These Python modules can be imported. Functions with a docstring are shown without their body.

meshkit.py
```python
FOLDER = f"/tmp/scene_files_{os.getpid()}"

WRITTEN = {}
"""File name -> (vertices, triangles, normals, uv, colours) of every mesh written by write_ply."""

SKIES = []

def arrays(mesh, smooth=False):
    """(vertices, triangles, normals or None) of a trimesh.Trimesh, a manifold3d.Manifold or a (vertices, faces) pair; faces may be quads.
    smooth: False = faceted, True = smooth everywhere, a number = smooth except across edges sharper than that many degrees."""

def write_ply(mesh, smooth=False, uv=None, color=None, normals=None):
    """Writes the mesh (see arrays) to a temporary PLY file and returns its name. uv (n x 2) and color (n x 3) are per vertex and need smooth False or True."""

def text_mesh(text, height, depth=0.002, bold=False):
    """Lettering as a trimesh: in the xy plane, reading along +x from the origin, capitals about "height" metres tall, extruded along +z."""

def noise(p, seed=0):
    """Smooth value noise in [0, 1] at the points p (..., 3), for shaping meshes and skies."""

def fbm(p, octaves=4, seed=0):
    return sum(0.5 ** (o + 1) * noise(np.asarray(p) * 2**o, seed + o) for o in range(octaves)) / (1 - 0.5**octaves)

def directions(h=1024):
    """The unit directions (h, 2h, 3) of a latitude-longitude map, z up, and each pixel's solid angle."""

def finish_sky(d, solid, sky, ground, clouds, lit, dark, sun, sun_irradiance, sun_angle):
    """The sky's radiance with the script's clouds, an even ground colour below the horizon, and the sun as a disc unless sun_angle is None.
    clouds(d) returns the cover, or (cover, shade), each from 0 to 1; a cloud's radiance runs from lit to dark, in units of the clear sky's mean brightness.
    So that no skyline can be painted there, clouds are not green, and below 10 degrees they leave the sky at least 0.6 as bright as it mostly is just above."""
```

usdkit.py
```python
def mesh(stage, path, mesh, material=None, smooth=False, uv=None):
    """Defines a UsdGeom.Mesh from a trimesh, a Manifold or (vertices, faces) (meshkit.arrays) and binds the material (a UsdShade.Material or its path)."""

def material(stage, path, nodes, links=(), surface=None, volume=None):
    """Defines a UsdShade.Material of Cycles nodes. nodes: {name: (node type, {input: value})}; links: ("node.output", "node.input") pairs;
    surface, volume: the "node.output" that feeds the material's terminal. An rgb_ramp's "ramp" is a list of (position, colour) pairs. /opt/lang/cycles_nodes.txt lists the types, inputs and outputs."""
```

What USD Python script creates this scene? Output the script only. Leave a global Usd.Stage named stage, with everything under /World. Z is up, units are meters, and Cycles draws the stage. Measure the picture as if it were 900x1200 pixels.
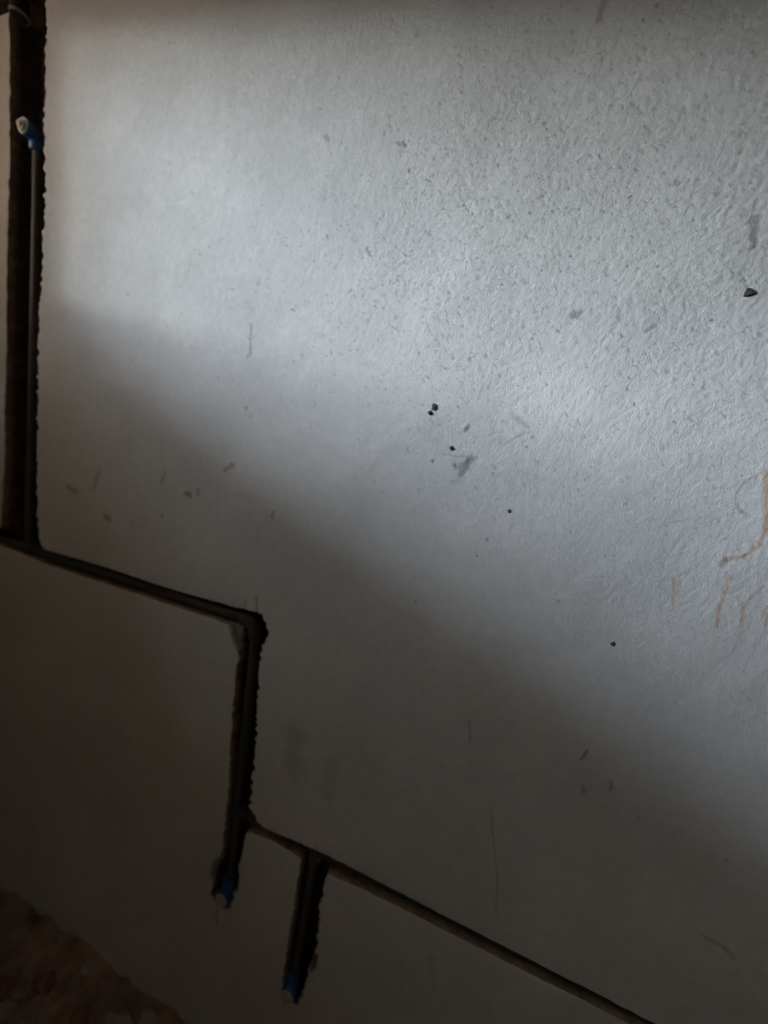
import math, random
import numpy as np, trimesh, shapely
from shapely.geometry import Polygon, LineString, Point
from shapely.ops import unary_union
from scipy.spatial import Delaunay, cKDTree
import usdkit, meshkit
from pxr import Usd, UsdGeom, UsdLux, UsdShade, Gf, Sdf, Vt

stage = Usd.Stage.CreateInMemory()
UsdGeom.SetStageUpAxis(stage, UsdGeom.Tokens.z)
UsdGeom.SetStageMetersPerUnit(stage, 1.0)
UsdGeom.Xform.Define(stage, '/World')
rng = np.random.default_rng(7)

# ------------------------------------------------------------------ camera
# ultra-wide phone lens held 0.6 m from the wall at 1.5 m; columns of R: image right, image down, forward
R = np.array([[0.94064415, 0.18865232, -0.28213273], [0.30562361, -0.10933724, 0.94585389], [0.14758992, -0.97593835, -0.16050404]])
C = np.array([0.0, -0.6, 1.5])
cam = UsdGeom.Camera.Define(stage, '/World/camera')
M = np.eye(4); M[0, :3] = R[:, 0]; M[1, :3] = -R[:, 1]; M[2, :3] = -R[:, 2]; M[3, :3] = C
cam.AddTransformOp().Set(Gf.Matrix4d(M.tolist()))
cam.CreateHorizontalApertureAttr(36.0); cam.CreateVerticalApertureAttr(48.0)
cam.CreateFocalLengthAttr(435.0 / 900.0 * 36.0)
cam.CreateClippingRangeAttr(Gf.Vec2f(0.01, 200))
cam.CreateFStopAttr(1.6); cam.CreateFocusDistanceAttr(0.52)
cam.CreateExposureAttr(2.3)

# ------------------------------------------------------------------ sky and sun
dome = UsdLux.DomeLight.Define(stage, '/World/sky')
dome.CreateIntensityAttr(0.55); dome.CreateColorAttr(Gf.Vec3f(0.91, 0.95, 1.0))
def distant(name, intensity, angle, color, theta, el):
    """Light from elevation el, travelling towards +x and, by theta, towards the plastered wall."""
    d = UsdLux.DistantLight.Define(stage, '/World/' + name)
    d.CreateIntensityAttr(intensity); d.CreateAngleAttr(angle); d.CreateColorAttr(Gf.Vec3f(*color))
    theta, el = math.radians(theta), math.radians(el)
    z = -np.array([math.cos(el) * math.cos(theta), math.cos(el) * math.sin(theta), -math.sin(el)])
    x = np.cross([0, 0, 1], z); x /= np.linalg.norm(x); m = np.eye(4); m[0, :3] = x; m[1, :3] = np.cross(z, x); m[2, :3] = z
    d.AddTransformOp().Set(Gf.Matrix4d(m.tolist()))
distant('low_sun', 12.5, 4.7, (0.93, 1.0, 0.95), 24.3, 7.8)             # sun low in the haze
distant('bright_haze', 5.15, 17.0, (0.80, 0.92, 1.07), 16.2, 14.8)      # bluish glare of the hazy sky around and above it

# ------------------------------------------------------------------ helpers
USED = {}
def path_for(name, parent):
    base = (parent.GetPath().pathString if parent is not None else '/World') + '/' + name
    k = USED.get(base, 0); USED[base] = k + 1
    return base if k == 0 else '%s_%03d' % (base, k)
def meta(p, **kw):
    for k, v in kw.items():
        if v: p.SetCustomDataByKey(k, v)
    return p
def obj(name, mesh, mat, parent=None, smooth=False, **kw):
    m = usdkit.mesh(stage, path_for(name, parent), mesh, mat, smooth=smooth)
    return meta(m.GetPrim(), **kw)
def thing(name, loc=(0, 0, 0), **kw):
    x = UsdGeom.Xform.Define(stage, path_for(name, None)); x.AddTranslateOp().Set(Gf.Vec3d(*loc))
    return meta(x.GetPrim(), **kw)
def box(x0, x1, y0, y1, z0, z1):
    b = trimesh.creation.box((x1 - x0, y1 - y0, z1 - z0)); b.apply_translation(((x0 + x1) / 2, (y0 + y1) / 2, (z0 + z1) / 2)); return b
def cat(*m): return trimesh.util.concatenate(list(m))
def n3(p, s, seed): return meshkit.fbm(np.asarray(p) * s, 3, seed) - 0.5
def frame(d):
    d = np.asarray(d, float); d = d / np.linalg.norm(d)
    a = np.array([0, 0, 1.0]) if abs(d[2]) < 0.9 else np.array([0, 1.0, 0])
    u = np.cross(d, a); u /= np.linalg.norm(u); return u, np.cross(d, u), d
def tube(pts, r, seg=20, cap=True):
    """A smooth tube along pts; r a number or one per point."""
    pts = np.asarray(pts, float); r = np.broadcast_to(r, len(pts)); V = []; F = []
    t = np.gradient(pts, axis=0); u, v, _ = frame(t[0])
    for i, p in enumerate(pts):
        d = t[i] / np.linalg.norm(t[i]); u = u - d * (u @ d); u /= np.linalg.norm(u); v = np.cross(d, u)
        a = np.arange(seg) / seg * 2 * np.pi
        V.append(p + r[i] * (np.cos(a)[:, None] * u + np.sin(a)[:, None] * v))
    V = np.vstack(V)
    for i in range(len(pts) - 1):
        for k in range(seg):
            a, b = i * seg + k, i * seg + (k + 1) % seg
            F += [(a, b, b + seg), (a, b + seg, a + seg)]
    if cap:
        n = len(V); V = np.vstack([V, pts[0], pts[-1]])
        for k in range(seg):
            F.append((n, (k + 1) % seg, k)); q = (len(pts) - 1) * seg; F.append((n + 1, q + k, q + (k + 1) % seg))
    return trimesh.Trimesh(V, F, process=False)
def lathe(prof, origin, axis, seg=28):
    """prof: (along axis, radius) pairs, closed by the axis."""
    u, v, d = frame(axis); o = np.asarray(origin, float)
    pts = [o + d * h for h, r in prof]; a = np.arange(seg) / seg * 2 * np.pi; V = []; F = []
    for p, (h, r) in zip(pts, prof): V.append(p + r * (np.cos(a)[:, None] * u + np.sin(a)[:, None] * v))
    V = np.vstack(V)
    for i in range(len(prof) - 1):
        for k in range(seg):
            p, q = i * seg + k, i * seg + (k + 1) % seg; F += [(p, q, q + seg), (p, q + seg, p + seg)]
    n = len(V); V = np.vstack([V, pts[0], pts[-1]]); m = (len(prof) - 1) * seg
    for k in range(seg): F.append((n, (k + 1) % seg, k)); F.append((n + 1, m + k, m + (k + 1) % seg))
    return trimesh.Trimesh(V, F, process=False)

# ------------------------------------------------------------------ materials
def mat(name, col, rough=0.8, var=0.25, scale=30.0, bump=0.0, bscale=200.0, bdist=0.002, spec=0.3):
    c = np.asarray(col, float)
    nodes = {'geo': ('geometry', {}), 'n': ('noise_texture', {'scale': scale, 'detail': 4.0, 'roughness': 0.6}),
             'r': ('rgb_ramp', {'ramp': [(0.25, tuple(c * (1 - var))), (0.75, tuple(np.minimum(c * (1 + var), 1)))]}),
             'p': ('principled_bsdf', {'roughness': rough, 'specular_ior_level': spec})}
    links = [('geo.position', 'n.vector'), ('n.fac', 'r.fac'), ('r.color', 'p.base_color')]
    if bump:
        nodes['bn'] = ('noise_texture', {'scale': bscale, 'detail': 3.0}); nodes['b'] = ('bump', {'strength': bump, 'distance': bdist})
        links += [('geo.position', 'bn.vector'), ('bn.fac', 'b.height'), ('b.normal', 'p.normal')]
    return usdkit.material(stage, '/World/Looks/' + name, nodes, links, 'p.BSDF')
M_plaster = usdkit.material(stage, '/World/Looks/cement_plaster', {
    'geo': ('geometry', {}), 'st': ('attribute', {'attribute': 'stain'}),
    'n1': ('noise_texture', {'scale': 3.0, 'detail': 5.0, 'roughness': 0.6}), 'n2': ('noise_texture', {'scale': 60.0, 'detail': 4.0, 'roughness': 0.7}),
    'r1': ('rgb_ramp', {'ramp': [(0.3, (0.51, 0.515, 0.505)), (0.7, (0.645, 0.64, 0.62))]}),
    'r2': ('rgb_ramp', {'ramp': [(0.3, (0.90, 0.90, 0.90)), (0.65, (1, 1, 1))]}),
    'm1': ('mix_color', {'blend_type': 'multiply', 'fac': 1.0}), 'm2': ('mix_color', {'blend_type': 'multiply', 'fac': 1.0}),
    'bn': ('noise_texture', {'scale': 420.0, 'detail': 3.0}), 'b': ('bump', {'strength': 0.35, 'distance': 0.0012}),
    'p': ('principled_bsdf', {'roughness': 0.92, 'specular_ior_level': 0.15})},
    [('geo.position', 'n1.vector'), ('geo.position', 'n2.vector'), ('n1.fac', 'r1.fac'), ('n2.fac', 'r2.fac'), ('r1.color', 'm1.a'), ('r2.color', 'm1.b'),
     ('m1.result', 'm2.a'), ('st.color', 'm2.b'), ('m2.result', 'p.base_color'), ('geo.position', 'bn.vector'), ('bn.fac', 'b.height'), ('b.normal', 'p.normal')], 'p.BSDF')
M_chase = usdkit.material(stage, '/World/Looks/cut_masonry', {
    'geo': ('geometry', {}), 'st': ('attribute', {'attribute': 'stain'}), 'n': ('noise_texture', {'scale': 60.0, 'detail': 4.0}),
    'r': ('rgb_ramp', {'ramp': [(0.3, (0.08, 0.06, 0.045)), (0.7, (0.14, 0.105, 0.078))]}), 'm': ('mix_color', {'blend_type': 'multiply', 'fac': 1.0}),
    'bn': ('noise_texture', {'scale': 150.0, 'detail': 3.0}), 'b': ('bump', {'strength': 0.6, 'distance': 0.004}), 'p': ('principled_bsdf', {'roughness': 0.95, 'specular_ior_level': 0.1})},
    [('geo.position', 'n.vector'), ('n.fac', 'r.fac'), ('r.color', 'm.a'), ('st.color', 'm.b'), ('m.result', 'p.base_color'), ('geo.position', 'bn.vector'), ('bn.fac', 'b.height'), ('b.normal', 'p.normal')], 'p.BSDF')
M_pipe = mat('grey_pipe', (0.052, 0.048, 0.043), 0.6, 0.15, 20)
M_blue = mat('blue_plastic', (0.02, 0.10, 0.28), 0.4, 0.15, 40, spec=0.5)
M_white = mat('white_plug', (0.46, 0.47, 0.46), 0.5, 0.12, 80)
M_brass = mat('brass_insert', (0.40, 0.36, 0.27), 0.4, 0.15, 80)
M_black = mat('black_fitting', (0.018, 0.022, 0.025), 0.5, 0.2, 40)
M_pale = mat('pale_ring', (0.26, 0.25, 0.22), 0.6, 0.15, 60)
M_soil = mat('dirt_floor', (0.30, 0.225, 0.18), 1.0, 0.4, 12, 0.8, 90, 0.006, 0.05)
M_lump = mat('soil_lump', (0.25, 0.15, 0.115), 1.0, 0.35, 40, 0.7, 120, 0.004, 0.05)
M_chip = mat('plaster_rubble', (0.40, 0.37, 0.34), 0.95, 0.2, 40, 0.5, 150, 0.003, 0.1)
M_mortar = mat('dark_mortar', (0.055, 0.05, 0.045), 0.95, 0.3, 200)
M_brick = mat('bare_masonry', (0.34, 0.24, 0.155), 0.95, 0.25, 9, 0.5, 60, 0.006, 0.1)
M_side = mat('rough_plaster', (0.72, 0.585, 0.445), 0.95, 0.12, 9, 0.4, 80, 0.004, 0.1)
M_grey_side = mat('grey_plaster', (0.64, 0.62, 0.58), 0.95, 0.12, 9, 0.4, 80, 0.004, 0.1)
M_concrete = mat('raw_concrete', (0.40, 0.34, 0.26), 0.95, 0.2, 6, 0.4, 80, 0.004, 0.1)
M_ground = mat('earth_ground', (0.38, 0.26, 0.16), 1.0, 0.2, 2)

# ------------------------------------------------------------------ the plastered wall with its cut chases (wall plane y = 0, room on -y)
X0, X1, Y1, ZC = -1.396, 1.30, -1.95, 2.62
def P(right, left): return Polygon(list(right) + list(left)[::-1]).buffer(0)
chase_polys = {
 'riser': P([(-1.024, 2.62), (-1.026, 2.30), (-1.0253, 2.21), (-1.0301, 2.126), (-1.0326, 2.034), (-1.0299, 1.947), (-1.0353, 1.805), (-1.0408, 1.736), (-1.0495, 1.627), (-1.0528, 1.475), (-1.0564, 1.313), (-1.0567, 1.2285), (-1.049, 1.165), (-1.033, 1.1419), (-1.033, 1.11)],
            [(-1.139, 2.62), (-1.139, 2.30), (-1.1395, 2.20), (-1.1391, 2.123), (-1.146, 1.978), (-1.1535, 1.806), (-1.1615, 1.621), (-1.1715, 1.462), (-1.178, 1.293), (-1.19, 1.20), (-1.197, 1.16), (-1.197, 1.11)]),
 'mixer_run': Polygon([(-1.39, 1.158), (-1.19, 1.156), (-1.0353, 1.1397), (-0.8322, 1.1423), (-0.6288, 1.1395), (-0.44, 1.1446), (-0.41, 1.147), (-0.41, 1.104), (-0.4685, 1.1031), (-0.6262, 1.1024), (-0.8308, 1.103), (-1.0353, 1.1022), (-1.1984, 1.113), (-1.39, 1.113)]),
 'drop': P([(-0.432, 1.1465), (-0.412, 1.1485), (-0.3991, 1.146), (-0.387, 1.133), (-0.3814, 1.112), (-0.3899, 1.067), (-0.3907, 1.0194), (-0.3843, 0.904), (-0.3797, 0.8036), (-0.3775, 0.7023), (-0.362, 0.6847), (-0.352, 0.672), (-0.3736, 0.645), (-0.384, 0.637), (-0.385, 0.5825), (-0.3914, 0.5329), (-0.3847, 0.4897), (-0.3952, 0.4549), (-0.4059, 0.4193), (-0.416, 0.408)],
           [(-0.458, 1.1465), (-0.445, 1.10), (-0.443, 1.05), (-0.4455, 0.9185), (-0.4427, 0.8184), (-0.4367, 0.7142), (-0.4375, 0.6234), (-0.4403, 0.5291), (-0.4565, 0.4963), (-0.4573, 0.4228), (-0.4337, 0.4073)]),
 'basin_run': Polygon([(-0.385, 0.66), (-0.362, 0.679), (-0.3416, 0.6724), (-0.2646, 0.6778), (-0.1575, 0.6829), (0.1282, 0.6798), (0.3827, 0.6759), (1.29, 0.672), (1.29, 0.648), (0.3573, 0.6525), (0.1186, 0.6503), (-0.1151, 0.6467), (-0.165, 0.641), (-0.2543, 0.6446), (-0.3133, 0.652), (-0.3736, 0.6449)]),
 'basin_drop': P([(-0.178, 0.66), (-0.181, 0.6447), (-0.186, 0.60), (-0.188, 0.5386), (-0.1825, 0.4518), (-0.1924, 0.3868), (-0.1974, 0.3113), (-0.209, 0.272)],
                 [(-0.250, 0.66), (-0.2446, 0.6326), (-0.2482, 0.4786), (-0.2488, 0.3602), (-0.2494, 0.2780), (-0.24, 0.266)]),
}
# the chase that branches to the left at the top, behind the black fitting
chase_polys['top_run'] = Polygon([(-1.39, 2.335), (-1.12, 2.325), (-1.12, 2.272), (-1.16, 2.268), (-1.39, 2.275)])
chips = [Polygon([(-0.474, 1.108), (-0.43, 1.108), (-0.434, 1.045), (-0.446, 1.052), (-0.462, 1.078)]),       # corner knocked off at the elbow
         Polygon([(-0.4423, 0.545), (-0.430, 0.545), (-0.430, 0.43), (-0.447, 0.43), (-0.466, 0.47), (-0.463, 0.51)]),
         Polygon([(-0.192, 0.43), (-0.176, 0.435), (-0.177, 0.39), (-0.19, 0.37)])]
def ragged(poly, step=0.0022, seed=0):
    ring = poly.exterior; n = int(ring.length / step)
    p = np.array([ring.interpolate(i * step).coords[0] for i in range(n)])
    q = np.roll(p, -1, 0) - np.roll(p, 1, 0); nrm = np.stack([q[:, 1], -q[:, 0]], 1); nrm /= np.maximum(np.linalg.norm(nrm, axis=1, keepdims=True), 1e-9)
    if ring.is_ccw is False: nrm = -nrm
    p3 = np.c_[p, np.zeros(n)]
    vert = np.abs(q[:, 1]) / np.maximum(np.linalg.norm(q, axis=1), 1e-9)                 # upright cuts are hacked by hand, level ones are cleaner
    right = (nrm[:, 0] > 0.3)
    amp = 0.0010 + 0.0035 * vert * np.where(right, 1.0, 0.45)
    sc = np.abs(np.sin(p[:, 1] * 150 + 6 * meshkit.noise(p3 * 30, seed))) - 0.5          # chisel bites
    d = amp * (1.6 * n3(p3, 95, seed + 3) * 2 + 0.7 * sc * vert * right)
    return Polygon(p + nrm * d[:, None]).buffer(0)
rag = {k: ragged(v, seed=i * 11 + 1) for i, (k, v) in enumerate(chase_polys.items())}
U = unary_union(list(rag.values())); U = max(U.geoms, key=lambda g: g.area) if U.geom_type == 'MultiPolygon' else U
chipU = unary_union(chips)

# opening of the ventilator is in wall_left; wall points: fine where the camera looks, coarse beyond
def depth_of(x, z): return -0.282 * x + 0.946 * 0.6 - 0.1605 * (z - 1.5)
def axis_pts(a, b, f):
    out = [a]
    while out[-1] < b: out.append(out[-1] + f(out[-1]))
    return np.array(out[:-1])
gx = axis_pts(-1.385, 0.75, lambda x: 1.55 * depth_of(x, 1.45) / 435); gz = axis_pts(0.0, 2.45, lambda z: 1.55 * depth_of(-0.35, z) / 435)
GX, GZ = np.meshgrid(gx, gz); pts = np.stack([GX.ravel(), GZ.ravel()], 1)
cc = (np.c_[pts[:, 0], np.zeros(len(pts)), pts[:, 1]] - C) @ R
u, v = 450 + 435 * cc[:, 0] / cc[:, 2], 600 + 435 * cc[:, 1] / cc[:, 2]
seen = (cc[:, 2] > 0.05) & (u > -110) & (u < 1010) & (v > -110) & (v < 1290)
pts = pts[seen]; pts = pts + rng.uniform(-0.0004, 0.0004, pts.shape)
cg = np.stack(np.meshgrid(np.linspace(X0, X1, 90), np.linspace(-0.02, ZC, 88)), -1).reshape(-1, 2)
tree = cKDTree(pts); cg = cg[(tree.query(cg)[0] > 0.012) | (np.abs(cg[:, 0] - X0) < 1e-6) | (np.abs(cg[:, 0] - X1) < 1e-6)]
pts = np.vstack([pts, cg])
rings = []
def resample(xy, step):
    d = np.r_[0, np.cumsum(np.linalg.norm(np.diff(xy, axis=0), axis=1))]; n = max(int(d[-1] / step), 4); t = np.arange(n) / n * d[-1]
    return np.stack([np.interp(t, d, xy[:, 0]), np.interp(t, d, xy[:, 1])], 1)
def samp(g, step):
    gs = g.geoms if hasattr(g, 'geoms') else [g]
    return np.vstack([resample(np.array(r.coords), step) for a in gs if not a.is_empty for r in [a.exterior] + list(a.interiors)])
shapely.prepare(U)
bnd = samp(U, 0.0008); btree = cKDTree(bnd)
near = btree.query(pts)[0]; inside = shapely.contains_xy(U, pts[:, 0], pts[:, 1])
keep = (~inside & (near > 0.0012)) | (inside & (near > 0.0075))
inner = [samp(U.buffer(-d), 0.0022) for d in (0.0015, 0.0032, 0.0055)]
P2 = np.vstack([pts[keep], samp(U, 0.0016)] + inner)
ns = len(pts[keep]); nb = len(samp(U, 0.0016))
tri = Delaunay(P2).simplices
a, b, c = P2[tri[:, 0]], P2[tri[:, 1]], P2[tri[:, 2]]
area = (b[:, 0] - a[:, 0]) * (c[:, 1] - a[:, 1]) - (b[:, 1] - a[:, 1]) * (c[:, 0] - a[:, 0])
tri[area < 0] = tri[area < 0][:, ::-1]                                                    # faces -y
tri = tri[np.abs(area) > 1e-10]
cen = P2[tri].mean(1)
dist, nb_i = btree.query(P2); away = (P2 - bnd[nb_i]) / np.maximum(dist, 1e-6)[:, None]; lip = 0.0052 + 0.0125 * np.clip(away[:, 0], 0, 1) ** 2
ins = shapely.contains_xy(U, P2[:, 0], P2[:, 1]); ins[ns:ns + nb] = False; ins[ns + nb:] = True
p3 = np.c_[P2, np.zeros(len(P2))]
# trowel relief: broad waves, then a leaning sand grain
rot = np.array([[math.cos(0.75), math.sin(0.75)], [-math.sin(0.75), math.cos(0.75)]])
g2 = P2 @ rot.T
grain = n3(np.c_[g2[:, 0] * 160, g2[:, 1] * 215, np.zeros(len(P2))], 1.0, 21); sand = n3(p3, 240.0, 27)
fine = n3(np.c_[P2 * 420, np.zeros(len(P2))], 1.0, 33)
wave = n3(p3, 5.0, 5)
streak = n3(np.c_[g2[:, 0] * 9, g2[:, 1] * 34, np.zeros(len(P2))], 1.0, 8)
rough_map = np.clip(0.55 + 1.1 * n3(p3, 2.2, 44), 0.15, 1.1)
relief = 0.0045 * wave + 0.0004 * streak + rough_map * (0.00065 * grain + 0.00075 * sand + 0.00030 * fine)
y = -relief
chipd = np.where(shapely.contains_xy(chipU, P2[:, 0], P2[:, 1]) & ~ins, 1.0, 0.0)
y = y + chipd * (0.009 + 0.006 * n3(p3, 120, 9))
y = y + np.where(ins, 0.046 * np.clip(dist / lip, 0, 1) ** 0.8 + 0.010 * n3(p3, 55, 12) * np.clip(dist / 0.006, 0, 1), 0)
y[ns:ns + nb] += 0.0006
V = np.c_[P2[:, 0], y, P2[:, 1]]

# stains: (x, z) polylines in metres on the wall: points, half-width, strength, colour multiplier
stain = np.ones((len(V), 3)); stain[chipd > 0] = (0.36, 0.32, 0.28)
STAINS = [
 ([(-0.0516, 1.509), (-0.0627, 1.4816)], 0.00667, 0.6, 'D'), ([(-0.0561, 1.5043), (-0.0723, 1.4896)], 0.00402, 0.4, 'D'),
 ([(-0.0851, 1.5081), (-0.0599, 1.5104)], 0.00163, 0.35, 'D'), ([(-0.0754, 1.4686), (-0.0553, 1.4706)], 0.00164, 0.35, 'D'),
 ([(-0.0746, 1.4947)], 0.00298, 0.8, 'D'), ([(-0.1108, 1.4961)], 0.00303, 0.85, 'D'),
 ([(-0.0642, 1.5562), (-0.067, 1.5493)], 0.00331, 0.7, 'D'), ([(-0.0075, 1.535), (0.012, 1.552), (0.027, 1.5598)], 0.00207, 0.32, 'D'),
 ([(-0.0042, 1.5824), (0.0208, 1.5666)], 0.00383, 0.28, 'D'), ([(0.031, 1.552)], 0.003, 0.5, 'D'),
 ([(-0.4793, 1.6886), (-0.4774, 1.6369)], 0.0034, 0.4, 'D'), ([(-0.4825, 1.6321)], 0.00314, 0.35, 'D'),
 ([(0.2307, 1.8412), (0.2331, 1.8081)], 0.00463, 0.5, 'D'), ([(-0.606, 1.3551), (-0.5948, 1.3536)], 0.007, 0.6, 'D'),
 ([(-0.5742, 1.3678), (-0.5754, 1.357)], 0.00518, 0.45, 'D'), ([(-0.9477, 1.3107), (-0.9249, 1.3026)], 0.00796, 0.45, 'D'),
 ([(-0.8505, 1.3622), (-0.8651, 1.321)], 0.00667, 0.35, 'D'), ([(-0.8311, 1.2622), (-0.8151, 1.2575)], 0.00773, 0.55, 'D'),
 ([(-0.6627, 1.3902), (-0.6725, 1.3652)], 0.00532, 0.4, 'D'), ([(-0.8346, 1.2114)], 0.00586, 0.3, 'D'),
 ([(-0.5118, 1.4192), (-0.4967, 1.4299)], 0.00667, 0.5, 'D'), ([(-0.6633, 1.2971)], 0.00633, 0.35, 'D'),
 ([(-0.7487, 1.265)], 0.00563, 0.25, 'D'), ([(-0.3955, 1.3563), (-0.3962, 1.3462)], 0.0042, 0.45, 'D'),
 ([(-0.4499, 1.3424)], 0.00364, 0.35, 'D'), ([(-0.4767, 1.5405)], 0.00384, 0.65, 'D'),
 ([(-0.4656, 1.5261)], 0.00287, 0.5, 'D'), ([(-0.4791, 1.3742)], 0.00332, 0.25, 'D'),
 ([(-0.2449, 1.9584), (-0.2402, 1.9546)], 0.00259, 0.65, 'D'), ([(-0.2366, 1.9577), (-0.2304, 1.9527)], 0.00258, 0.65, 'D'),
 ([(-0.2196, 1.9199)], 0.00362, 0.7, 'D'), ([(-0.3688, 1.978), (-0.3621, 1.9738)], 0.00356, 0.45, 'D'),
 ([(0.0508, 1.7229), (0.0596, 1.7277)], 0.00476, 0.5, 'D'), ([(0.0578, 1.7209)], 0.00356, 0.5, 'D'),
 ([(0.1361, 1.886), (0.1396, 1.883)], 0.00279, 0.5, 'D'), ([(0.1541, 1.7151), (0.1441, 1.7071)], 0.00248, 0.45, 'D'),
 ([(0.2125, 1.7238)], 0.00217, 0.75, 'D'), ([(0.0077, 2.0959), (0.0057, 2.078)], 0.0054, 0.5, 'B'),
 ([(-0.237, 2.0952)], 0.00495, 0.35, 'B'), ([(-0.0209, 1.764)], 0.00269, 0.5, 'D'),
 ([(0.2037, 1.0926), (0.1989, 1.0753)], 0.00291, 0.6, 'D'), ([(0.2108, 1.0311), (0.214, 1.0216)], 0.00268, 0.45, 'D'),
 ([(0.2456, 1.0534), (0.2481, 1.0423)], 0.00288, 0.45, 'D'), ([(0.2921, 1.0114)], 0.00285, 0.4, 'D'),
 ([(0.4079, 0.9967)], 0.00368, 0.35, 'D'), ([(0.0888, 0.9269), (0.0989, 0.8886), (0.1105, 0.8506), (0.1237, 0.8041), (0.1337, 0.7364)], 0.00204, 0.28, 'D'),
 ([(0.0254, 1.0749), (0.0332, 1.0403)], 0.00231, 0.4, 'D'), ([(0.2008, 1.2717)], 0.00327, 0.6, 'D'),
 ([(0.1166, 1.3158)], 0.00285, 0.5, 'D'), ([(0.0202, 1.438)], 0.00315, 0.6, 'D'),
 ([(-0.0039, 1.3878)], 0.0027, 0.55, 'D'), ([(-0.0994, 1.2566)], 0.00321, 0.45, 'D'),
 ([(-0.2944, 0.9166), (-0.2874, 0.8446)], 0.02566, 0.28, 'B'), ([(-0.2054, 0.8905), (-0.2065, 0.8179)], 0.01995, 0.2, 'B'),
 ([(0.4122, 0.8633), (0.4397, 0.8589), (0.4527, 0.8484)], 0.00382, 0.3, 'D'), ([(0.46, 0.8276)], 0.00376, 0.25, 'D'),
 ([(0.0438, 0.5805), (0.0611, 0.5089)], 0.00646, 0.15, 'D'), ([(-0.0072, 0.5293)], 0.00667, 0.25, 'D'),
 ([(0.315, 1.5426), (0.3337, 1.4725)], 0.00488, 0.85, 'O'), ([(0.3323, 1.4745), (0.3304, 1.4535), (0.3187, 1.4346), (0.3004, 1.4256)], 0.00264, 0.75, 'O'),
 ([(0.3001, 1.4267), (0.2987, 1.4168)], 0.00341, 0.6, 'G'), ([(0.305, 1.5399), (0.295, 1.5293), (0.2906, 1.514), (0.293, 1.5008), (0.301, 1.491), (0.3108, 1.4883)], 0.00175, 0.45, 'G'),
 ([(0.2507, 1.3866), (0.2598, 1.3436)], 0.00213, 0.75, 'O'), ([(0.2586, 1.3836), (0.2596, 1.3663)], 0.0026, 0.45, 'O'),
 ([(0.3122, 1.4045), (0.3112, 1.3813), (0.3097, 1.3601), (0.3136, 1.3325)], 0.00239, 0.8, 'O'), ([(0.3494, 1.3998), (0.3391, 1.3827), (0.3355, 1.3673), (0.3386, 1.34)], 0.00201, 0.6, 'O'),
 ([(0.3321, 1.3736), (0.3374, 1.3483)], 0.00204, 0.5, 'O'), ([(0.3588, 1.3738), (0.3645, 1.3513)], 0.00246, 0.7, 'O'),
 ([(-0.4144, 1.1793), (-0.4092, 1.15)], 0.00271, 0.6, 'D'), ([(-0.4393, 1.1653), (-0.4372, 1.1457)], 0.00223, 0.45, 'D'),
 ([(-0.2515, 0.6868), (-0.2474, 0.6698)], 0.00283, 0.5, 'D'), ([(-0.2149, 0.6956), (-0.2126, 0.6779)], 0.00279, 0.5, 'D'),
 ([(-0.0641, 1.633)], 0.04151, 0.12, 'P'), ([(-0.5794, 1.8458)], 0.05901, 0.1, 'P'),
 ([(0.2246, 1.8553), (0.2239, 1.8348)], 0.00206, 0.3, 'D'), ([(0.2292, 1.7792), (0.24, 1.7637)], 0.00126, 0.35, 'D'),
 ([(-1.1205, 1.7614)], 0.00677, 0.4, 'B'), ([(-0.2732, 1.8139), (-0.2654, 1.8013)], 0.00301, 0.5, 'D'),
 ([(-0.2926, 1.8242)], 0.00247, 0.4, 'D')]
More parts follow.
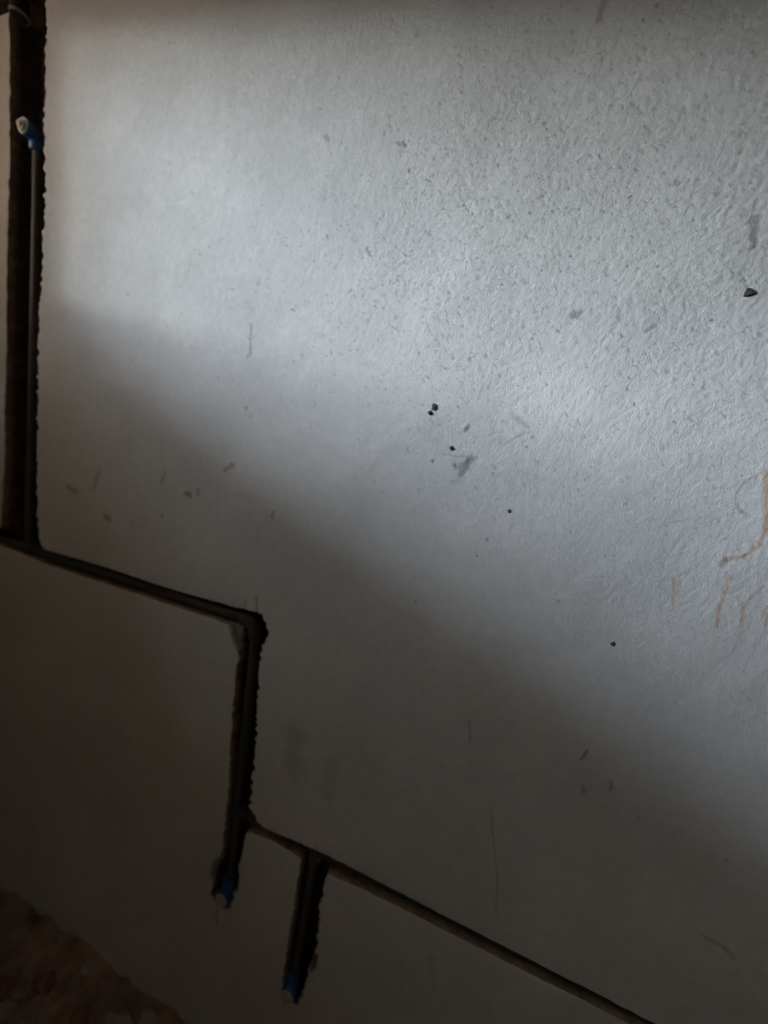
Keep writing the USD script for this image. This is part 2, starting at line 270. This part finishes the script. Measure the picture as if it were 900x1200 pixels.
CRUMBS = [(0.2434, 1.7569, 0.00631), (-0.1225, 1.5798, 0.00542), (-0.1277, 1.5699, 0.00409), (-0.0846, 1.5203, 0.00406), (0.0202, 1.438, 0.00315), (0.2008, 1.2717, 0.00352)]
SPECKS = [(-0.106, 1.858, 0.137, 0.137, 650), (-0.118, 1.641, 0.06, 0.053, 70), (0.097, 1.919, 0.12, 0.12, 420), (0.038, 1.665, 0.183, 0.134, 300), (-0.425, 1.761, 0.178, 0.134, 160), (0.229, 1.678, 0.076, 0.164, 160)]

COL = {'D': (0.22, 0.21, 0.20), 'B': (0.45, 0.33, 0.24), 'O': (0.86, 0.60, 0.45), 'G': (0.45, 0.36, 0.28), 'P': (1.0, 0.96, 0.86)}
ptree = cKDTree(P2)
def mark(pl, w, s, colr, pit=0.0):
    pl = np.asarray(pl, float)
    if len(pl) == 1: pl = np.vstack([pl, pl + [[1e-5, 0]]])
    for a, b in zip(pl[:-1], pl[1:]):
        idx = np.array(ptree.query_ball_point((a + b) / 2, np.linalg.norm(b - a) / 2 + 2.2 * w), int)
        if len(idx) == 0: continue
        q = P2[idx]; d = b - a; t = np.clip(((q - a) @ d) / (d @ d), 0, 1)
        r = np.linalg.norm(q - a - t[:, None] * d, axis=1) / w
        r = r * (0.35 + 1.25 * meshkit.fbm(np.c_[q / max(w, 0.0022) * 1.1, np.zeros(len(q))], 2, 17))
        k = np.clip(1.25 - r, 0, 1); k = s * k * k * (3 - 2 * k)
        stain[idx] *= 1 - k[:, None] * (1 - np.asarray(colr))
        if pit: V[idx, 1] += np.where(ins[idx], 0, pit * k)
for pl, w, s, c_ in STAINS: mark(pl, w, s, COL[c_], 0.0004 if c_ == 'D' else 0)
for cx_, cz_, sx_, sz_, n_ in SPECKS:                         # the short leaning pits the wooden float tore in the plaster
    for _ in range(int(n_ * 1.9)):
        p_ = np.array([rng.normal(cx_, sx_), rng.normal(cz_, sz_)]); a_ = rng.normal(-0.75, 0.25); l_ = abs(rng.normal(0, 0.0015)) + 0.0004
        e_ = np.array([math.cos(a_), math.sin(a_)]) * l_
        mark([p_ - e_, p_ + e_], rng.uniform(0.0008, 0.0013), rng.uniform(0.10, 0.50) * (1.6 if rng.random() < 0.06 else 1), COL['D'], 0.0005)
inT = shapely.contains_xy(U, cen[:, 0], cen[:, 1])
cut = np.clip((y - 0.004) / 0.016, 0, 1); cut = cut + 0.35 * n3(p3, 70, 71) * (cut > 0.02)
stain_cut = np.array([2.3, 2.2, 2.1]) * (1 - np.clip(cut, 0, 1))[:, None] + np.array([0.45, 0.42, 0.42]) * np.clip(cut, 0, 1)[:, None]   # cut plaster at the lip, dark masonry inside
wall = None
def submesh(name, sel, m, parent, **kw):
    f = tri[sel]; used, inv = np.unique(f, return_inverse=True)
    me = usdkit.mesh(stage, path_for(name, parent), (V[used], inv.reshape(-1, 3)), m, smooth=True)
    if True:
        UsdGeom.PrimvarsAPI(me).CreatePrimvar('stain', Sdf.ValueTypeNames.Color3fArray, 'vertex').Set(Vt.Vec3fArray.FromNumpy((stain if name.startswith('wall') else stain_cut)[used].astype(np.float32)))
    return meta(me.GetPrim(), **kw)
wall = submesh('wall_back', ~inT, M_plaster, None, kind='structure', label='grey cement-plastered wall with pipe chases cut into it')
left_over = inT.copy()
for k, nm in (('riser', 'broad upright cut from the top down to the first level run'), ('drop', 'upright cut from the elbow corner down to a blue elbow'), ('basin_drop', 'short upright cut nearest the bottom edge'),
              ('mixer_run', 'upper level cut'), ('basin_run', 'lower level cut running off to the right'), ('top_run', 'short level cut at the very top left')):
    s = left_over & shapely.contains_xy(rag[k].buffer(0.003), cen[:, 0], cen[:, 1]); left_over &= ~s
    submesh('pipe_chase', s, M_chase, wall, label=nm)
obj('masonry_backing', box(X0 - 0.25, X1 + 0.25, 0.062, 0.23, -0.1, ZC + 0.2), M_brick, wall)

# ------------------------------------------------------------------ the rest of the room (behind and beside the camera)
T = 0.068                                                       # left wall thickness
WY0, WY1, WZ0, WZ1 = -0.186, -0.80, 1.780, 2.290                   # ventilator opening
obj('wall_left', cat(box(X0 - T, X0, Y1 - 0.2, 0.06, -0.1, WZ0), box(X0 - T, X0, Y1 - 0.2, 0.06, WZ1, ZC + 0.1), box(X0 - T, X0, WY0, 0.06, WZ0, WZ1), box(X0 - T, X0, Y1 - 0.2, WY1, WZ0, WZ1)), M_side, kind='structure', label='roughly plastered side wall with a high ventilator opening')
obj('wall_right', box(X1, X1 + 0.15, Y1 - 0.2, 0.06, -0.1, ZC + 0.1), M_grey_side, kind='structure', label='roughly plastered side wall opposite the ventilator')
obj('wall_front', box(X0, X1, Y1 - 0.15, Y1, -0.1, ZC + 0.1), M_side, kind='structure', label='roughly plastered wall behind the photographer')
obj('ceiling', box(X0 - T, X1 + 0.15, Y1 - 0.2, 0.23, ZC, ZC + 0.12), M_concrete, kind='structure', label='raw concrete slab ceiling')
# outside: earth in front of the ventilator and the concrete sunshade over it
obj('sunshade', box(X0 - T - 0.50, X0 - T, -1.10, 0.20, 2.53, 2.61), M_concrete, kind='structure', label='concrete sunshade slab over the ventilator, outside')
HOUSE = trimesh.creation.extrude_polygon(Polygon([(-4.2, -2.75), (-12, -9.2), (-12, -14), (-4.2, -14)]), 6.4, engine='earcut'); HOUSE.apply_translation((0, 0, -0.4))
obj('house', HOUSE, M_brick, kind='structure', label='bare masonry house across the yard, outside the ventilator')
obj('ground', box(-40, 10, -30, 30, -0.55, -0.35), M_ground, kind='structure', label='bare earth outside')

# ------------------------------------------------------------------ floor of loose soil
fx, fy = np.meshgrid(np.r_[np.arange(-1.41, -0.2, 0.006), np.arange(-0.2, X1 + 0.05, 0.03)], np.r_[np.arange(Y1 - 0.2, -0.42, 0.04), np.arange(-0.42, 0.03, 0.006)])
fp = np.c_[fx.ravel(), fy.ravel(), np.zeros(fx.size)]
fz = 0.05 * n3(fp, 7, 61) + 0.035 * n3(fp, 26, 62) + 0.014 * n3(fp, 95, 63) + 0.02 * np.exp(-np.abs(fp[:, 1]) / 0.09)
nyr, nxr = fx.shape; ii = np.arange(nyr * nxr).reshape(nyr, nxr)
ff = np.vstack([np.c_[ii[:-1, :-1].ravel(), ii[:-1, 1:].ravel(), ii[1:, 1:].ravel()], np.c_[ii[:-1, :-1].ravel(), ii[1:, 1:].ravel(), ii[1:, :-1].ravel()]])
FV = np.c_[fp[:, :2], fz - 0.012]
obj('floor', (FV, ff), M_soil, kind='structure', smooth=True, label='uneven floor of loose dark soil and debris')
ftree = cKDTree(FV[:, :2])
def floor_z(x, y): return FV[ftree.query([x, y])[1], 2]

# ------------------------------------------------------------------ water pipe network lying in the chases
YP = 0.021; RP = 0.0115
def line(p, q, n=14, wob=0.0010, seed=0):
    t = np.linspace(0, 1, n)[:, None]; a = np.asarray(p) * (1 - t) + np.asarray(q) * t
    return a + wob * np.c_[n3(np.c_[t * 3, t * 0, t * 0 + seed], 1, 3), n3(np.c_[t * 3, t * 0 + 5, t * 0 + seed], 1, 4) * 0.5, n3(np.c_[t * 3, t * 0 + 9, t * 0 + seed], 1, 5)] * 2
net = thing('water_pipe', (0, 0, 0), label='grey water pipe laid in the wall chases with blue elbows at its three open ends', category='pipe')
TJ = (-1.118, YP, 1.118); EJ = (-0.419, YP, 1.117); J2 = (-0.416, YP, 0.655); J3 = (-0.222, YP, 0.650)
E1 = np.array([-1.084, YP, 2.054]); E2 = np.array([-0.4235, YP, 0.440]); E3 = np.array([-0.2315, YP, 0.291])
obj('pipe', tube(line(TJ, E1 - [0, 0, 0.022], 30, 0.003, 1), RP), M_pipe, net, True, label='long upright pipe of the broad chase')
obj('pipe', tube(line((-1.39, YP, 1.120), (EJ[0] - 0.018, YP, EJ[2]), 24, 0.002, 2), RP), M_pipe, net, True, label='upper level pipe')
obj('pipe', tube(line((EJ[0], YP, EJ[2] - 0.02), E2 + [0, 0, 0.022], 24, 0.002, 3), RP), M_pipe, net, True, label='upright pipe below the corner bend')
obj('pipe', tube(line((J2[0] + 0.01, YP, J2[2] + 0.004), (1.29, YP, 0.650), 30, 0.002, 4), 0.0095), M_pipe, net, True, label='lower level pipe running off to the right')
obj('pipe', tube(line((J3[0], YP, J3[2]), E3 + [0, 0, 0.022], 16, 0.002, 5), RP), M_pipe, net, True, label='short upright pipe nearest the floor')
def socket(p, axis, l, r): return lathe([(-l, r * 0.86), (-l, r), (-l + 0.003, r * 1.06), (l - 0.003, r * 1.06), (l, r), (l, r * 0.86)], p, axis)
def arc(c, a, b, r, n=9):
    t = np.linspace(0, np.pi / 2, n)[:, None]; a = np.asarray(a, float); b = np.asarray(b, float)
    return np.asarray(c) + r * (a * (1 - np.sin(t)) + b * (1 - np.cos(t)))                  # from c+a*r round to c+b*r
bend = tube(arc(EJ, (-1, 0, 0), (0, 0, -1), 0.026), 0.0155)
obj('bend', cat(bend, socket((EJ[0] - 0.028, YP, EJ[2]), (1, 0, 0), 0.008, 0.0155), socket((EJ[0], YP, EJ[2] - 0.028), (0, 0, 1), 0.008, 0.0155)), M_pipe, net, True)
for q, w_ in ((TJ, 0.020), (J2, 0.0), (J3, 0.0)):
    parts = [socket(q, (0, 0, 1), 0.018, 0.0142)] + ([socket(q, (1, 0, 0), w_, 0.0142)] if w_ else [socket((q[0] + 0.014, q[1], q[2]), (1, 0, 0), 0.006, 0.0120)])
    obj('tee', cat(*parts), M_pipe, net, True)
for e, s, lab in ((E1, -1, 'blue elbow at the top of the upright pipe'), (E2, 1, 'blue elbow ending the middle upright pipe'), (E3, 1, 'blue elbow nearest the floor')):
    body = tube(arc(e, (0, 0, s), (0, -1, 0), 0.016), 0.0142)
    el = obj('elbow', cat(body, socket(e + [0, 0, s * 0.021], (0, 0, 1), 0.010, 0.0150), socket(e + [0, -0.018, 0], (0, -1, 0), 0.009, 0.0158)), M_blue, net, True, label=lab)
    obj('plug', lathe([(0, 0.0105), (0.0, 0.0112), (0.005, 0.0112), (0.006, 0.0095), (0.006, 0.0060), (0.0095, 0.0055), (0.010, 0.003)], e + [0, -0.027, 0], (0, -1, 0)), M_brass, el, 30, label='dull brass threaded plug')
    obj('collar', lathe([(0, 0.0118), (0.0, 0.0150), (0.0025, 0.0150), (0.0025, 0.0118)], e + [0, -0.0265, 0], (0, -1, 0)), M_white, el, 30, label='white rim of the mouth')
# a strand of white thread-seal tape hanging from the middle elbow
st = thing('sealing_thread', (0, 0, 0), label='thin pale strand hanging from the plug of the middle blue elbow', category='thread')
tp = np.array([[-0.4235, -0.014, 0.436], [-0.4237, -0.018, 0.428], [-0.425, -0.016, 0.410], [-0.426, -0.013, 0.390], [-0.4265, -0.010, 0.372]])
obj('strand', tube(tp, 0.0014, 6), M_pale, st, True)

# ------------------------------------------------------------------ black fitting at the top left
tf = thing('pipe_fitting', (0, 0, 0), label='black pipe fitting with pale rims at the top of the broad chase', category='pipe fitting')
fxp, fyp = -1.116, 0.006
obj('body', lathe([(0, 0.010), (0, 0.0145), (0.006, 0.0152), (0.09, 0.0152), (0.14, 0.0145), (0.14, 0.010)], (fxp, fyp, 2.262), (0, 0, 1)), M_black, tf, 30)
obj('rim', lathe([(0, 0.0148), (0, 0.0166), (0.0045, 0.0166), (0.0045, 0.0148)], (fxp, fyp, 2.2625), (0, 0, 1)), M_pale, tf, 30, label='pale lower rim')
obj('rim', lathe([(0, 0.0148), (0, 0.0166), (0.0045, 0.0166), (0.0045, 0.0148)], (fxp, fyp, 2.297), (0, 0, 1)), M_pale, tf, 30, label='pale upper rim')
obj('outlet', lathe([(0, 0.013), (0.035, 0.013), (0.037, 0.018), (0.09, 0.018), (0.09, 0.010)], (fxp - 0.008, fyp, 2.312), (-0.92, -0.38, -0.05)), M_black, tf, 30)
obj('rim', lathe([(0, 0.0175), (0, 0.0192), (0.006, 0.0192), (0.006, 0.0175)], (fxp - 0.008 - 0.92 * 0.05, fyp - 0.38 * 0.05, 2.3095), (-0.92, -0.38, -0.05)), M_pale, tf, 30, label='pale rim of the outlet')

# dark mortar crumbs stuck to the plaster
def lump(r, seed, sub=2, flat=(1, 1, 1), sharp=0.35):
    m = trimesh.creation.icosphere(subdivisions=sub, radius=1.0); v = m.vertices
    k = 1 + sharp * 2 * n3(v, 1.3, seed) + 0.35 * sharp * 2 * n3(v, 4.0, seed + 1)
    v = v * k[:, None]
    h = np.random.default_rng(seed)
    for _ in range(7):                                        # broken facets
        d = h.normal(size=3); d /= np.linalg.norm(d); o = v @ d; lim = 0.72 + 0.15 * h.random()
        v = v - np.clip(o - lim, 0, None)[:, None] * d * 0.9
    return trimesh.Trimesh(v * np.asarray(flat) * r, m.faces, process=False)
for i, (x, z, r) in enumerate(CRUMBS):
    m = lump(r * 0.9, 300 + i, 2, (1, 0.3, 1), 0.75); k_ = ptree.query([x, z])[1]
    m.apply_translation((x, V[k_, 1] - 0.05 * r, z)); obj('mortar_crumb', m, M_mortar, wall, 30)

# rubble lying on the floor along the wall
RUBBLE = [('plaster_chunk', -0.634, -0.055, 0.027, M_chip, 'largest pale lump of broken plaster, lowest in the rubble at the foot of the wall'),
          ('plaster_chunk', -0.585, -0.030, 0.020, M_chip, 'pale plaster piece right of the largest lump'),
          ('plaster_chunk', -0.676, -0.058, 0.013, M_chip, 'small pale plaster piece touching the left of the largest lump'),
          ('plaster_chunk', -0.807, -0.030, 0.010, M_chip, 'tiny pale plaster chip by the wall foot, well left of the other plaster'),
          ('brick_fragment', -0.880, -0.075, 0.024, M_lump, 'reddish brick fragment in the soil left of the tiny pale chip'),
          ('brick_fragment', -0.735, -0.085, 0.026, M_lump, 'reddish brick fragment between the tiny pale chip and the largest lump'),
          ('brick_fragment', -0.960, -0.130, 0.026, M_lump, 'reddish brick fragment nearest the left edge of the picture'),
          ('soil_clod', -0.745, -0.022, 0.017, M_soil, 'dark clod of soil against the wall right of the tiny pale chip'),
          ('soil_clod', -1.040, -0.040, 0.022, M_soil, 'dark clod of soil against the wall at the far left')]
for i, (nm, x, yy, r, m_, lab) in enumerate(RUBBLE):
    me = lump(r, 500 + i, 3, (1.15, 0.9, 0.75), 0.45); z0 = floor_z(x, yy)
    p = obj(nm, me, m_, None, 25, label=lab, category={'plaster_chunk': 'rubble', 'brick_fragment': 'brick fragment', 'soil_clod': 'clod'}[nm], group='rubble along the wall foot')
    UsdGeom.Xformable(p).AddTranslateOp().Set(Gf.Vec3d(x, yy - r * 0.35, z0 + 0.42 * r))
